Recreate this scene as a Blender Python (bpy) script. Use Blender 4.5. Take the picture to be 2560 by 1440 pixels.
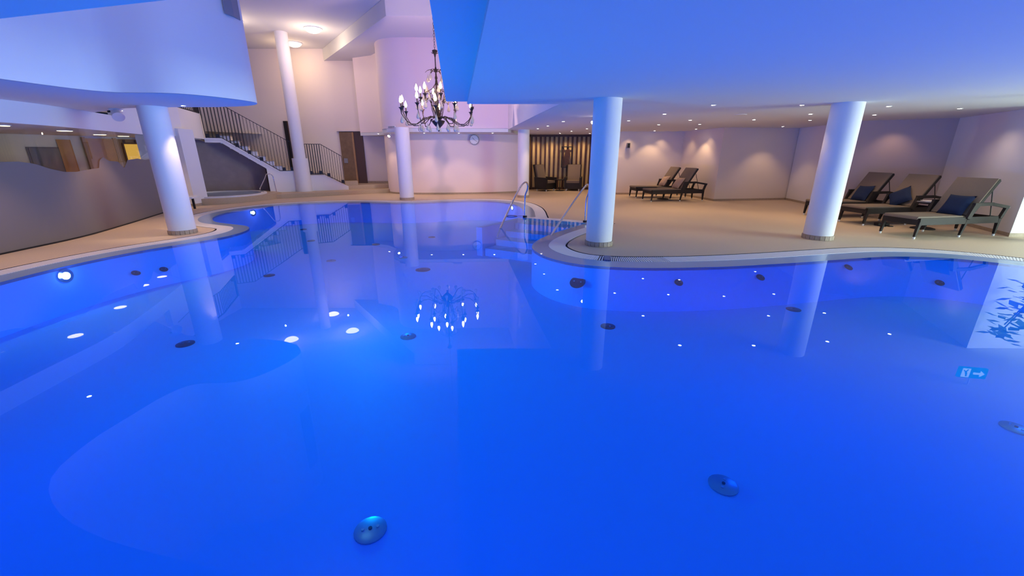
import bpy, bmesh, math, random
from mathutils import Vector, Matrix
from mathutils.geometry import tessellate_polygon
random.seed(7)
S = bpy.context.scene
COL = S.collection
for o in list(bpy.data.objects): bpy.data.objects.remove(o)
PI = math.pi
R = math.radians

# ------------------------------------------------------------------ camera, world, exposure
cd = bpy.data.cameras.new('camera'); cam = bpy.data.objects.new('camera', cd); COL.objects.link(cam)
cam.location = (0, 0, 1.55); cam.rotation_euler = (R(90 - 18.01), 0, 0)
cd.sensor_width = 36; cd.lens = 36 * 1024.18 / 2560; cd.clip_start = 0.05; cd.clip_end = 200
S.camera = cam
w = bpy.data.worlds.new('world'); S.world = w; w.use_nodes = True
w.node_tree.nodes['Background'].inputs[0].default_value = (0.10, 0.16, 0.4, 1)
w.node_tree.nodes['Background'].inputs[1].default_value = 0.05
S.view_settings.view_transform = 'Standard'; S.view_settings.look = 'None'
S.view_settings.exposure = 0.0; S.view_settings.gamma = 1.0; S.view_settings.use_curve_mapping = False

ZC = 2.42      # low ceiling
ZU = 5.75      # upper ceiling
ZB = -0.70     # pool bottom
WARM = (1.0, 0.66, 0.36); WARM2 = (1.0, 0.74, 0.52); BLUE = (0.0, 0.13, 1.0); COOL = (0.76, 1.0, 0.95)

def light(name, kind, loc, energy, color, size=0.05, target=None, spot=None, blend=0.6, falloff=None, parent=None):
    l = bpy.data.lights.new(name, kind); o = bpy.data.objects.new(name, l); COL.objects.link(o)
    o.location = loc; l.energy = energy; l.color = color
    if kind == 'AREA': l.size = size[0]; l.shape = 'RECTANGLE'; l.size_y = size[1]
    else: l.shadow_soft_size = size
    if kind == 'SPOT': l.spot_size = spot; l.spot_blend = blend
    if target is not None:
        o.rotation_euler = (Vector(target) - Vector(loc)).to_track_quat('-Z', 'Y').to_euler()
    if falloff:
        l.use_nodes = True; nt = l.node_tree; em = nt.nodes['Emission']
        lf = nt.nodes.new('ShaderNodeLightFalloff'); lf.inputs['Strength'].default_value = falloff[1]
        lf.inputs['Smooth'].default_value = falloff[2]
        nt.links.new(lf.outputs[falloff[0]], em.inputs['Strength'])
    if parent: o.parent = parent
    return o

# underwater lamps of the pool (blue)
POOL_LAMPS = [(-5.3, 4.6, .9, .10), (-3.6, 2.2, 1.1, .01), (-2.2, 7.6, 1.2, .18), (-4.6, 8.2, .9, .08), (-1.9, 4.8, 3.2, .48), (-0.4, 1.8, .8, .02), (2.6, 3.4, .9, .09), (5.2, 3.4, .9, .14), (7.2, 3.6, 1.0, .20),
              (-1.2, 12.6, .75, .06), (-3.6, 12.0, .75, .06), (-6.4, 11.8, .5, .06), (-1.3, 9.9, .5, .08), (3.6, 1.9, .8, .10), (7.4, 1.9, .8, .18)]
PL_E = 12.0
for i, (x, y, k, gr_) in enumerate(POOL_LAMPS):
    light('underwater_lamp_light', 'POINT', (x, y, -0.12), PL_E * k, (0.0, gr_, 1.0), 0.10, falloff=('Linear', 1.0, 0.6))
# cool daylight from the windows on the right
light('window_daylight', 'AREA', (13.2, 3.2, 1.5), 900, COOL, (4.5, 2.2), target=(6, 3.6, 1.0))
# general fill of the tall hall from its ceiling bowls
light('hall_bowl_light', 'POINT', (-7.0, 16.3, 4.95), 60, WARM2, 0.02)
light('hall_bowl_light', 'POINT', (-8.75, 18.2, 4.95), 30, WARM, 0.02)
light('hall_bowl_light', 'POINT', (-9.1, 15.2, 4.95), 32, WARM2, 0.02)

light('hall_bowl_light', 'POINT', (-3.2, 4.7, 5.0), 24, (1.0, .76, .60), 0.02)  # added light of an unseen bowl, brightens the curved tower
# ------------------------------------------------------------------ materials
def mat(name, color, rough=0.6, metal=0.0, noise=0.0, nscale=40, bump=0.0, spec=0.4, emit=None, estr=0, coat=0):
    m = bpy.data.materials.new(name); m.use_nodes = True; nt = m.node_tree; b = nt.nodes['Principled BSDF']
    b.inputs['Base Color'].default_value = (*color, 1); b.inputs['Roughness'].default_value = rough
    b.inputs['Metallic'].default_value = metal; b.inputs['Specular IOR Level'].default_value = spec
    b.inputs['Coat Weight'].default_value = coat
    if emit: b.inputs['Emission Color'].default_value = (*emit, 1); b.inputs['Emission Strength'].default_value = estr
    if noise or bump:
        tc = nt.nodes.new('ShaderNodeTexCoord'); n = nt.nodes.new('ShaderNodeTexNoise')
        n.inputs['Scale'].default_value = nscale; n.inputs['Detail'].default_value = 4
        nt.links.new(tc.outputs['Object'], n.inputs['Vector'])
        if noise:
            cr = nt.nodes.new('ShaderNodeValToRGB')
            cr.color_ramp.elements[0].position = 0.3; cr.color_ramp.elements[1].position = 0.7
            cr.color_ramp.elements[0].color = (*[c * (1 - noise) for c in color], 1)
            cr.color_ramp.elements[1].color = (*[min(1, c * (1 + noise)) for c in color], 1)
            nt.links.new(n.outputs['Fac'], cr.inputs['Fac']); nt.links.new(cr.outputs['Color'], b.inputs['Base Color'])
        if bump:
            bp = nt.nodes.new('ShaderNodeBump'); bp.inputs['Strength'].default_value = bump; bp.inputs['Distance'].default_value = 0.01
            nt.links.new(n.outputs['Fac'], bp.inputs['Height']); nt.links.new(bp.outputs['Normal'], b.inputs['Normal'])
    return m
def emis(name, color, strength):
    m = bpy.data.materials.new(name); m.use_nodes = True; nt = m.node_tree; nt.nodes.clear()
    e = nt.nodes.new('ShaderNodeEmission'); e.inputs[0].default_value = (*color, 1); e.inputs[1].default_value = strength
    o = nt.nodes.new('ShaderNodeOutputMaterial'); nt.links.new(e.outputs[0], o.inputs[0]); return m
def glassy(name, tint, rough=0.0, ior=1.45, diffuse=None, dfac=0.0, gcol=(1, 1, 1), volume=False, bump=0.0, bscale=1.0):
    m = bpy.data.materials.new(name); m.use_nodes = True; nt = m.node_tree; nt.nodes.clear()
    t = nt.nodes.new('ShaderNodeBsdfTransparent'); t.inputs[0].default_value = (*tint, 1)
    g = nt.nodes.new('ShaderNodeBsdfGlossy'); g.inputs['Roughness'].default_value = rough
    g.inputs['Color'].default_value = (*gcol, 1)
    f = nt.nodes.new('ShaderNodeFresnel'); f.inputs['IOR'].default_value = ior
    ge = nt.nodes.new('ShaderNodeNewGeometry'); mr = nt.nodes.new('ShaderNodeMapRange')   # same index from either side of a thin sheet
    mr.inputs['To Min'].default_value = ior; mr.inputs['To Max'].default_value = ior if volume else 1 / ior
    nt.links.new(ge.outputs['Backfacing'], mr.inputs['Value']); nt.links.new(mr.outputs['Result'], f.inputs['IOR'])
    mx = nt.nodes.new('ShaderNodeMixShader'); o = nt.nodes.new('ShaderNodeOutputMaterial')
    base = t
    if dfac:
        d = nt.nodes.new('ShaderNodeBsdfDiffuse'); d.inputs[0].default_value = (*diffuse, 1)
        m2 = nt.nodes.new('ShaderNodeMixShader'); m2.inputs[0].default_value = dfac
        nt.links.new(t.outputs[0], m2.inputs[1]); nt.links.new(d.outputs[0], m2.inputs[2]); base = m2
    if bump:
        tc = nt.nodes.new('ShaderNodeTexCoord'); n = nt.nodes.new('ShaderNodeTexNoise'); n.inputs['Scale'].default_value = bscale
        nt.links.new(tc.outputs['Object'], n.inputs['Vector'])
        bp = nt.nodes.new('ShaderNodeBump'); bp.inputs['Strength'].default_value = bump; bp.inputs['Distance'].default_value = 0.02
        nt.links.new(n.outputs['Fac'], bp.inputs['Height'])
        nt.links.new(bp.outputs['Normal'], g.inputs['Normal']); nt.links.new(bp.outputs['Normal'], f.inputs['Normal'])
    nt.links.new(f.outputs[0], mx.inputs[0]); nt.links.new(base.outputs[0], mx.inputs[1]); nt.links.new(g.outputs[0], mx.inputs[2])
    nt.links.new(mx.outputs[0], o.inputs[0]); return m

M = {}
M['plaster'] = mat('plaster', (0.80, 0.77, 0.76), 0.85, bump=0.04, nscale=90)
M['plaster_warm'] = mat('plaster_warm', (0.80, 0.70, 0.62), 0.85, bump=0.04, nscale=90)
M['ceiling'] = mat('ceiling_paint', (0.68, 0.68, 0.68), 0.9)
M['pinklit'] = mat('plaster_pinklit', (0.86, 0.72, 0.70), 0.85, bump=0.04, nscale=90)  # pink light of the hall put into the plaster colour
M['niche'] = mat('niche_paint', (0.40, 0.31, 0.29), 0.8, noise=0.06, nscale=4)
M['pebble'] = mat('pebble_floor', (0.57, 0.44, 0.315), 0.55, noise=0.16, nscale=120, bump=0.25)
M['stone'] = mat('stone_step', (0.50, 0.38, 0.26), 0.55, noise=0.10, nscale=60, bump=0.1)
M['base'] = mat('baseboard_stone', (0.42, 0.33, 0.25), 0.6, noise=0.10, nscale=25)
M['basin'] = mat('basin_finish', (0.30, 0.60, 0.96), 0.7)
M['rim'] = mat('wet_rim_tile', (0.24, 0.34, 0.52), 0.3, coat=.35, noise=0.08, nscale=80, bump=0.1, spec=0.6)  # blue reflection of the ceiling put partly into the tile colour
M['grate'] = mat('white_grate', (0.78, 0.74, 0.74), 0.5)
M['gutter'] = mat('dark_gutter', (0.03, 0.03, 0.05), 0.8)
M['steel'] = mat('brushed_steel', (0.72, 0.70, 0.68), 0.2, metal=1.0)
M['iron'] = mat('black_iron', (0.012, 0.011, 0.014), 0.5)
M['bronze'] = mat('aged_bronze', (0.10, 0.065, 0.045), 0.45, metal=0.6, noise=0.3, nscale=30)
M['wicker'] = mat('dark_wicker', (0.020, 0.014, 0.012), 0.55, noise=0.4, nscale=160, bump=0.5)
M['sling'] = mat('taupe_sling', (0.20, 0.15, 0.112), 0.8, noise=0.15, nscale=220, bump=0.2)
M['navy'] = mat('navy_cushion', (0.010, 0.022, 0.065), 0.9, noise=0.12, nscale=60)
M['beige'] = mat('beige_cushion', (0.55, 0.38, 0.25), 0.9, noise=0.10, nscale=60)
M['whitecap'] = mat('white_plastic', (0.85, 0.85, 0.85), 0.4)
M['wood'] = mat('dark_wood', (0.065, 0.028, 0.020), 0.45, noise=0.25, nscale=12)
M['door'] = mat('door_brown', (0.20, 0.125, 0.07), 0.5, noise=0.12, nscale=8)
M['doordark'] = mat('door_dark', (0.09, 0.055, 0.045), 0.5)
M['panel'] = mat('cream_backing', (0.82, 0.62, 0.28), 0.4)
M['silver'] = mat('nozzle_steel', (0.40, 0.44, 0.50), 0.35, metal=0.7)
M['nozdark'] = mat('nozzle_dark', (0.06, 0.07, 0.12), 0.4, metal=0.4)
M['clockface'] = mat('clock_face', (0.80, 0.80, 0.80), 0.5)
M['film'] = mat('frosted_film', (0.20, 0.165, 0.155), 0.6)
M['grey'] = mat('grey_metal', (0.25, 0.25, 0.28), 0.5)
M['orange'] = mat('ochre_panel', (0.50, 0.24, 0.05), 0.5, noise=.12, nscale=5)
M['tan'] = mat('tan_panel', (0.38, 0.22, 0.10), 0.5, noise=.1, nscale=6)
M['leaf'] = mat('leaf_green', (0.04, 0.16, 0.05), 0.5, noise=.3, nscale=9)
M['pot'] = mat('pot_grey', (0.3, 0.3, 0.3), 0.6)
M['red'] = mat('red_mark', (0.45, 0.08, 0.07), 0.5)
M['paper'] = mat('paper', (0.75, 0.72, 0.70), 0.6)
M['bluecover'] = mat('navy_plastic', (0.01, 0.03, 0.22), 0.4)
M['candle'] = mat('candle_sleeve', (0.16, 0.10, 0.06), 0.5)
M['lens'] = emis('warm_lens', (1.0, 0.86, 0.66), 60)
M['lensl'] = emis('yellow_lens', (1.0, 0.80, 0.42), 7)
M['bowl'] = emis('bowl_glow', (1.0, 0.84, 0.62), 9)
M['bulb'] = emis('flame_bulb', (1.0, 0.72, 0.40), 26)
M['poolens'] = emis('pool_lamp_lens', (0.75, 0.70, 1.0), 12)
M['sky'] = emis('window_daylight_pane', (0.75, 0.95, 1.0), 1.6)
M['glow'] = emis('backlit_panel', (1.0, 0.55, 0.10), 0.85)
M['exitg'] = emis('exit_green', (0.0, 0.55, 0.35), 1.6)
M['exitw'] = emis('exit_white', (0.65, 1.0, 0.9), 2.5)
M['glass'] = glassy('clear_glass', (0.93, 0.95, 0.95), 0.0, 1.35)
M['crystal'] = glassy('crystal', (0.90, 0.82, 0.74), 0.05, 1.5, (1.0, 0.84, 0.66), 0.75)
M['water'] = glassy('pool_water', (0.40, 0.84, 1.0), 0.0, 1.33, gcol=(.72, .80, 1.0), volume=True, bump=0.015, bscale=0.9)
M['tubwater'] = glassy('tub_water', (0.9, 0.9, 0.95), 0.02, 1.33)

# ------------------------------------------------------------------ geometry helpers
class MB:
    def __init__(s): s.v = []; s.f = []
    def add(s, vs, fs):
        o = len(s.v); s.v += [tuple(v) for v in vs]; s.f += [tuple(i + o for i in f) for f in fs]; return s
    def box(s, c, d, rz=0, m=None):
        vs = [Vector((x * d[0] / 2, y * d[1] / 2, z * d[2] / 2)) for x in (-1, 1) for y in (-1, 1) for z in (-1, 1)]
        rot = Matrix.Rotation(rz, 3, 'Z') if m is None else m
        vs = [rot @ v + Vector(c) for v in vs]
        return s.add(vs, [(0, 1, 3, 2), (4, 6, 7, 5), (0, 4, 5, 1), (2, 3, 7, 6), (0, 2, 6, 4), (1, 5, 7, 3)])
    def bar(s, p0, p1, wd, th, up=(0, 0, 1)):
        p0 = Vector(p0); p1 = Vector(p1); d = (p1 - p0); L = d.length; d.normalize()
        side = d.cross(Vector(up))
        if side.length < 1e-4: side = Vector((1, 0, 0))
        side.normalize(); u = side.cross(d)
        m = Matrix((d, side, u)).transposed()
        return s.box((p0 + p1) / 2, (L, wd, th), m=m)
    def taper(s, p0, p1, a, b):
        # square section leg from size a to size b
        vs = []
        for p, q in ((p0, a), (p1, b)):
            for dx, dy in ((-1, -1), (1, -1), (1, 1), (-1, 1)): vs.append((p[0] + dx * q / 2, p[1] + dy * q / 2, p[2]))
        return s.add(vs, [(3, 2, 1, 0), (4, 5, 6, 7)] + [(i, (i + 1) % 4, (i + 1) % 4 + 4, i + 4) for i in range(4)])
    def cyl(s, p0, p1, r0, r1=None, n=12, caps=True):
        if r1 is None: r1 = r0
        p0 = Vector(p0); p1 = Vector(p1); d = (p1 - p0).normalized()
        a = d.orthogonal().normalized(); b = d.cross(a)
        vs = []
        for p, r in ((p0, r0), (p1, r1)):
            for i in range(n):
                t = 2 * PI * i / n; vs.append(p + (a * math.cos(t) + b * math.sin(t)) * r)
        fs = [(i, (i + 1) % n, (i + 1) % n + n, i + n) for i in range(n)]
        if caps: fs += [tuple(range(n))[::-1], tuple(range(n, 2 * n))]
        return s.add(vs, fs)
    def tube(s, pts, r, n=8, rr=None):
        pts = [Vector(p) for p in pts]; vs = []; a = None
        for i, p in enumerate(pts):
            d = (pts[min(i + 1, len(pts) - 1)] - pts[max(i - 1, 0)]).normalized()
            if a is None: a = d.orthogonal().normalized()
            a = (a - d * a.dot(d)).normalized(); b = d.cross(a)
            q = rr[i] if rr else r
            for k in range(n):
                t = 2 * PI * k / n; vs.append(p + (a * math.cos(t) + b * math.sin(t)) * q)
        fs = []
        for i in range(len(pts) - 1):
            for k in range(n): fs.append((i * n + k, i * n + (k + 1) % n, (i + 1) * n + (k + 1) % n, (i + 1) * n + k))
        fs += [tuple(range(n))[::-1], tuple(range((len(pts) - 1) * n, len(pts) * n))]
        return s.add(vs, fs)
    def lathe(s, prof, c=(0, 0, 0), n=16):
        vs = []; fs = []
        for (r, z) in prof:
            for k in range(n):
                t = 2 * PI * k / n; vs.append((c[0] + r * math.cos(t), c[1] + r * math.sin(t), c[2] + z))
        for i in range(len(prof) - 1):
            for k in range(n): fs.append((i * n + k, i * n + (k + 1) % n, (i + 1) * n + (k + 1) % n, (i + 1) * n + k))
        return s.add(vs, fs)
    def prism(s, poly, z0, z1):
        n = len(poly); vs = [(p[0], p[1], z0) for p in poly] + [(p[0], p[1], z1) for p in poly]
        tr = tessellate_polygon([[Vector((p[0], p[1], 0)) for p in poly]])
        fs = [tuple(t) for t in tr] + [tuple(i + n for i in t) for t in tr]
        fs += [(i, (i + 1) % n, (i + 1) % n + n, i + n) for i in range(n)]
        return s.add(vs, fs)
    def extr(s, poly, org, u, n, w0, w1):
        # profile poly in (s,z) of a vertical plane through org along u, pushed along n from w0 to w1
        k = len(poly); vs = []
        for wv in (w0, w1):
            for (a, z) in poly: vs.append((org[0] + u[0] * a + n[0] * wv, org[1] + u[1] * a + n[1] * wv, z))
        tr = tessellate_polygon([[Vector((p[0], p[1], 0)) for p in poly]])
        fs = [tuple(t) for t in tr] + [tuple(i + k for i in t) for t in tr]
        fs += [(i, (i + 1) % k, (i + 1) % k + k, i + k) for i in range(k)]
        return s.add(vs, fs)
    def fillholes(s, outer, holes, z, flip=False):
        loops = [[Vector((p[0], p[1], 0)) for p in l] for l in [outer] + holes]
        flat = [p for l in loops for p in l]; tr = tessellate_polygon(loops)
        return s.add([(p.x, p.y, z) for p in flat], [tuple(t) for t in tr])
    def strip(s, a, b):
        n = len(a); return s.add(list(a) + list(b), [(i, i + 1, n + i + 1, n + i) for i in range(n - 1)])
    def wall(s, line, z0, z1, th=0.12, close=False):
        # thickness th to the left of the walking direction
        a = line; b = offset(line, th)
        n = len(a); vs = [(p[0], p[1], z0) for p in a] + [(p[0], p[1], z1) for p in a] + [(p[0], p[1], z0) for p in b] + [(p[0], p[1], z1) for p in b]
        fs = []
        for i in range(n - 1):
            fs += [(i, i + 1, n + i + 1, n + i), (2 * n + i, 3 * n + i, 3 * n + i + 1, 2 * n + i + 1), (n + i, n + i + 1, 3 * n + i + 1, 3 * n + i), (i, 2 * n + i, 2 * n + i + 1, i + 1)]
        fs += [(0, n, 3 * n, 2 * n), (n - 1, 3 * n - 1, 4 * n - 1, 2 * n - 1)]
        return s.add(vs, fs)
    def build(s, name, m, parent=None, smooth=False, loc=None, up=False):
        me = bpy.data.meshes.new(name); me.from_pydata([Vector(v) for v in s.v], [], s.f)
        bm = bmesh.new(); bm.from_mesh(me); bmesh.ops.recalc_face_normals(bm, faces=bm.faces)
        if up: bmesh.ops.reverse_faces(bm, faces=[f for f in bm.faces if f.normal.z < 0])
        bm.to_mesh(me); bm.free()
        me.materials.append(M[m] if isinstance(m, str) else m)
        if smooth:
            for p in me.polygons: p.use_smooth = True
            if hasattr(me, 'set_sharp_from_angle'): me.set_sharp_from_angle(angle=R(40))
        o = bpy.data.objects.new(name, me); COL.objects.link(o)
        if parent: o.parent = parent
        if loc: o.location = loc
        return o

def offset(line, d):
    out = []
    for i, p in enumerate(line):
        p = Vector(p[:2]); a = Vector(line[max(i - 1, 0)][:2]); b = Vector(line[min(i + 1, len(line) - 1)][:2])
        d1 = (p - a); d2 = (b - p)
        if d1.length < 1e-6: d1 = d2
        if d2.length < 1e-6: d2 = d1
        d1 = d1.normalized(); d2 = d2.normalized(); t = (d1 + d2).normalized()
        k = max(0.5, t.dot(d1)); nrm = Vector((-t.y, t.x)); out.append((p + nrm * (d / k)).to_tuple())
    return out
def spline(pts, n=6):
    out = []; P = [Vector(p[:2]) for p in pts]
    for i in range(len(P) - 1):
        p0 = P[max(i - 1, 0)]; p1 = P[i]; p2 = P[i + 1]; p3 = P[min(i + 2, len(P) - 1)]
        for k in range(n):
            t = k / n
            q = 0.5 * ((2 * p1) + (-p0 + p2) * t + (2 * p0 - 5 * p1 + 4 * p2 - p3) * t * t + (-p0 + 3 * p1 - 3 * p2 + p3) * t ** 3)
            out.append((q.x, q.y))
    out.append((P[-1].x, P[-1].y)); return out
def empty(name, loc=(0, 0, 0), rz=0):
    o = bpy.data.objects.new(name, None); COL.objects.link(o); o.location = loc; o.rotation_euler = (0, 0, rz); o.empty_display_size = 0.1; return o
def tag(o, label=None, cat=None, group=None, kind=None):
    if label: o['label'] = label
    if cat: o['category'] = cat
    if group: o['group'] = group
    if kind: o['kind'] = kind
    return o
def struct(o, label=None, cat=None):
    o['kind'] = 'structure'
    if label: o['label'] = label
    if cat: o['category'] = cat
    return o
def copy_tree(o, parent=None):
    c = o.copy(); COL.objects.link(c); c.parent = parent
    for ch in [x for x in bpy.data.objects if x.parent == o]: copy_tree(ch, c)
    return c
def dup(proto, loc, rz=0):
    kids = {}
    for x in bpy.data.objects:
        if x.parent: kids.setdefault(x.parent.name, []).append(x)
    def rec(o, par):
        c = o.copy(); COL.objects.link(c); c.parent = par
        for ch in kids.get(o.name, []): rec(ch, c)
        return c
    c = rec(proto, None); c.location = loc; c.rotation_euler = (0, 0, rz); return c

# ------------------------------------------------------------------ pool outline (walked clockwise, land on the left)
S1 = [(-6.45, 3.4), (-6.58, 4.3), (-6.62, 5.05), (-6.62, 5.7), (-6.52, 6.4), (-6.32, 7.0), (-6.02, 7.55), (-5.80, 8.05), (-5.74, 8.6), (-5.88, 9.12), (-6.2, 9.52), (-6.75, 9.8), (-7.35, 10.15),
      (-7.85, 10.8), (-8.1, 11.5), (-8.12, 12.3), (-7.8, 13.2), (-7.05, 13.95), (-5.9, 14.35), (-4.6, 14.25), (-3.6, 14.15), (-2.6, 14.5), (-1.5, 14.85), (-0.6, 14.7), (0.02, 13.95), (0.28, 12.9), (0.34, 12.0), (0.33, 11.3), (0.32, 10.75)]
S3 = [(1.79, 9.88), (1.42, 9.36), (0.9, 8.6), (0.55, 7.95), (0.37, 7.35), (0.40, 6.85), (0.62, 6.35), (1.02, 5.98), (1.6, 5.8), (2.3, 5.77), (3.2, 5.85), (4.25, 6.05), (5.3, 6.3), (6.1, 6.46), (6.75, 6.42), (7.25, 6.2), (7.75, 5.7), (8.3, 4.9), (8.6, 4.0)]
S4 = [(8.6, 4.0), (8.6, 3.0), (8.2, 1.8), (7.2, 0.95), (5.5, 0.6), (3.0, 0.5), (0.0, 0.42), (-2.5, 0.5), (-4.6, 0.8), (-5.9, 1.7), (-6.35, 2.6), (-6.45, 3.4)]
A1 = spline(S4 + S1[1:], 6)               # near edge + left + far side up to the stair corner
# cut A1 so S4 part comes first
B1 = spline(S3, 6)
STR0 = Vector((0.32, 10.75)); STR1 = Vector((1.79, 9.88)); SD = (STR1 - STR0).normalized(); SN = Vector((-SD.y, SD.x))
LW = 0.2
def on_line(p, d):
    # intersection of p + s*d with the outer line of the straight strip
    o = STR0 + SN * LW; den = d.x * SN.x + d.y * SN.y; s_ = ((o - p).dot(SN)) / den; return p + d * s_
full = B1[:-1] + A1                       # closed loop: S3 -> S4 -> S1, then straight back to S3 start
NF = len(full)
def rail(d):
    r = offset(full, d)
    # first vertex (start of S3)
    dirs = (Vector(full[0]) - Vector(full[1])).normalized(); nn = Vector((dirs.y, -dirs.x))
    p0 = Vector(full[0]) + nn * d; r[0] = on_line(p0, dirs).to_tuple() if d > 0 else full[0]
    dire = (Vector(full[-1]) - Vector(full[-2])).normalized(); ne = Vector((-dire.y, dire.x))
    p1 = Vector(full[-1]) + ne * d; r[-1] = on_line(p1, dire).to_tuple() if d > 0 else full[-1]
    return r
W0 = rail(0); W1 = rail(0.30); W2 = rail(0.60); W3 = rail(0.635)
def z3(l, z): return [(p[0], p[1], z) for p in l]

# ------------------------------------------------------------------ floor
fl = MB().fillholes([(-15, -4.2), (14.2, -4.2), (14.2, 20.6), (-15, 20.6)], [W3], 0.0)
struct(fl.build('floor', 'pebble'), 'beige pebble finish pool deck floor')
g = MB(); g.strip(z3(rail(0.28), -0.05), z3(W3, -0.05)); g.strip(z3(W3, -0.05), z3(W3, 0.0))
struct(g.build('trim_1', 'gutter'))
pool = empty('swimming_pool', (0, 0, 0)); tag(pool, 'free-form indoor pool glowing deep blue with a pale grated rim', 'swimming pool')
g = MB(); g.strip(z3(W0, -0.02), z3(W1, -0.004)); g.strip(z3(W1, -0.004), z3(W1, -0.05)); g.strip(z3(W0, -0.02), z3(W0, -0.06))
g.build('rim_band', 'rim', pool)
# straight strip above the steps
o0 = STR0 + SN * LW; g = MB()
e0 = W3[-1]; e1 = W3[0]
g.add([(STR0.x, STR0.y, -0.015), (STR1.x, STR1.y, -0.015), (W1[0][0], W1[0][1], 0.0), (W1[-1][0], W1[-1][1], 0.0)], [(0, 1, 2, 3)])
g.add([(STR0.x, STR0.y, -0.015), (STR1.x, STR1.y, -0.015), (STR1.x, STR1.y, -0.2), (STR0.x, STR0.y, -0.2)], [(0, 1, 2, 3)])
g.build('edge_strip', 'grate', pool)
# grate bars (thousands, too small to pick apart)
g = MB(); acc = 0.0; pitch = 0.034
ci = [Vector(p) for p in W1]; co = [Vector(p) for p in W2]
for i in range(NF - 1):
    L = ((ci[i + 1] - ci[i]).length + (co[i + 1] - co[i]).length) / 2
    near_slots = False
    n = max(1, round(L / pitch))
    mid = (co[i] + co[i + 1]) / 2
    if mid.y < 3.0 and abs(mid.x) < 9: continue
    fill = 0.80
    if 1.4 < mid.x < 2.45 and 4.9 < mid.y < 6.9: fill = 0.5
    for k in range(n):
        t0 = k / n; t1 = (k + fill) / n
        a0 = ci[i].lerp(ci[i + 1], t0); a1 = ci[i].lerp(ci[i + 1], t1); b0 = co[i].lerp(co[i + 1], t0); b1 = co[i].lerp(co[i + 1], t1)
        g.add([(*a0, 0.0), (*a1, 0.0), (*b1, 0.0), (*b0, 0.0), (*a0, -0.02), (*a1, -0.02), (*b1, -0.02), (*b0, -0.02)], [(0, 1, 2, 3), (0, 4, 5, 1), (1, 5, 6, 2), (2, 6, 7, 3), (3, 7, 4, 0)])
gr = g.build('overflow_grate', 'grate', pool); tag(gr, kind='stuff')
g = MB(); ix = min(range(NF), key=lambda i: (Vector(W2[i]) - Vector((1.52, 6.42))).length)
pa, pb = Vector(W1[ix]), Vector(W2[ix]); g.bar((*pa, 0.004), (*pb, 0.004), 0.10, 0.012)
tag(g.build('grate_cover', 'bluecover'), 'dark blue cover plate set into the white grate beside the centre column', 'cover plate')
g = MB()
c0 = Vector((1.83, 9.72))
for k, (a, b) in enumerate(((0.0, .05), (.10, .12), (.26, .05))):
    p = c0 + Vector((.80, -.02)) * a; g.box((p.x + .02, p.y - .03, 0.001), (b, .10, .004), -.5)
tag(g.build('depth_marking', 'red'), 'small red depth marking tiles on the rim behind the centre column', 'marking')

# ------------------------------------------------------------------ basin, steps, water
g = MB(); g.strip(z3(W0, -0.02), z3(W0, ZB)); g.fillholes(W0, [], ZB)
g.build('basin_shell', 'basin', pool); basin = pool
DD = Vector((-0.563, -0.826))
for i in range(4):
    a = STR0 + DD * (0.42 * i - 0.02); b = STR1 + DD * (0.42 * i - 0.02) + SD * 0.12
    c = STR1 + DD * (0.42 * (i + 1)) + SD * 0.12; d = STR0 + DD * (0.42 * (i + 1))
    MB().prism([a, b, c, d], ZB, -0.10 - 0.14 * i).build('step', 'basin', basin)
p0 = STR0 + SD * 0.0; p1 = STR0 + DD * 1.75; nn = Vector((-DD.y, DD.x)) * 0.12
MB().prism([p0 - nn * 0.2, p0 + nn * -1.6, p1 - nn * 1.6, p1 - nn * 0.2], ZB, -0.035).build('stair_parapet', 'basin', basin)
wat = MB().fillholes(W0, [], -0.016).build('pool_water', 'water', up=True); tag(wat, 'still clear blue pool water mirroring ceiling lights and railings', 'water')

# underwater lamp lenses on the basin wall
def wall_pt(x, y): 
    i = min(range(NF), key=lambda k: (Vector(W0[k]) - Vector((x, y))).length)
    a = Vector(W0[max(i - 1, 0)]); b = Vector(W0[min(i + 1, NF - 1)]); t = (b - a).normalized(); return Vector(W0[i]), Vector((t.y, -t.x))
for (x, y, lb) in ((-6.58, 5.85, 'round glowing pool lamp under water at the left edge near the glass wall'), (-8.0, 12.7, 'round glowing pool lamp under water in the far left bay'),
                   (0.05, 13.9, 'round glowing pool lamp under water at the far right bay behind the left handrail')):
    p, n = wall_pt(x, y); c = Vector((p.x, p.y, -0.15)); nv = Vector((n.x, n.y, 0))
    e = empty('underwater_lamp', c); tag(e, lb, 'pool lamp', 'underwater lamps')
    MB().cyl(nv * -0.01, nv * 0.02, 0.10, n=20).build('lamp_ring', 'steel', e)
    MB().cyl(nv * 0.02, nv * 0.026, 0.055, n=20).build('lens', 'poolens', e)
    light('underwater_lamp_light', 'POINT', c + nv * 0.12, 2, (0.25, 0.25, 1.0), 0.04)

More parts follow.
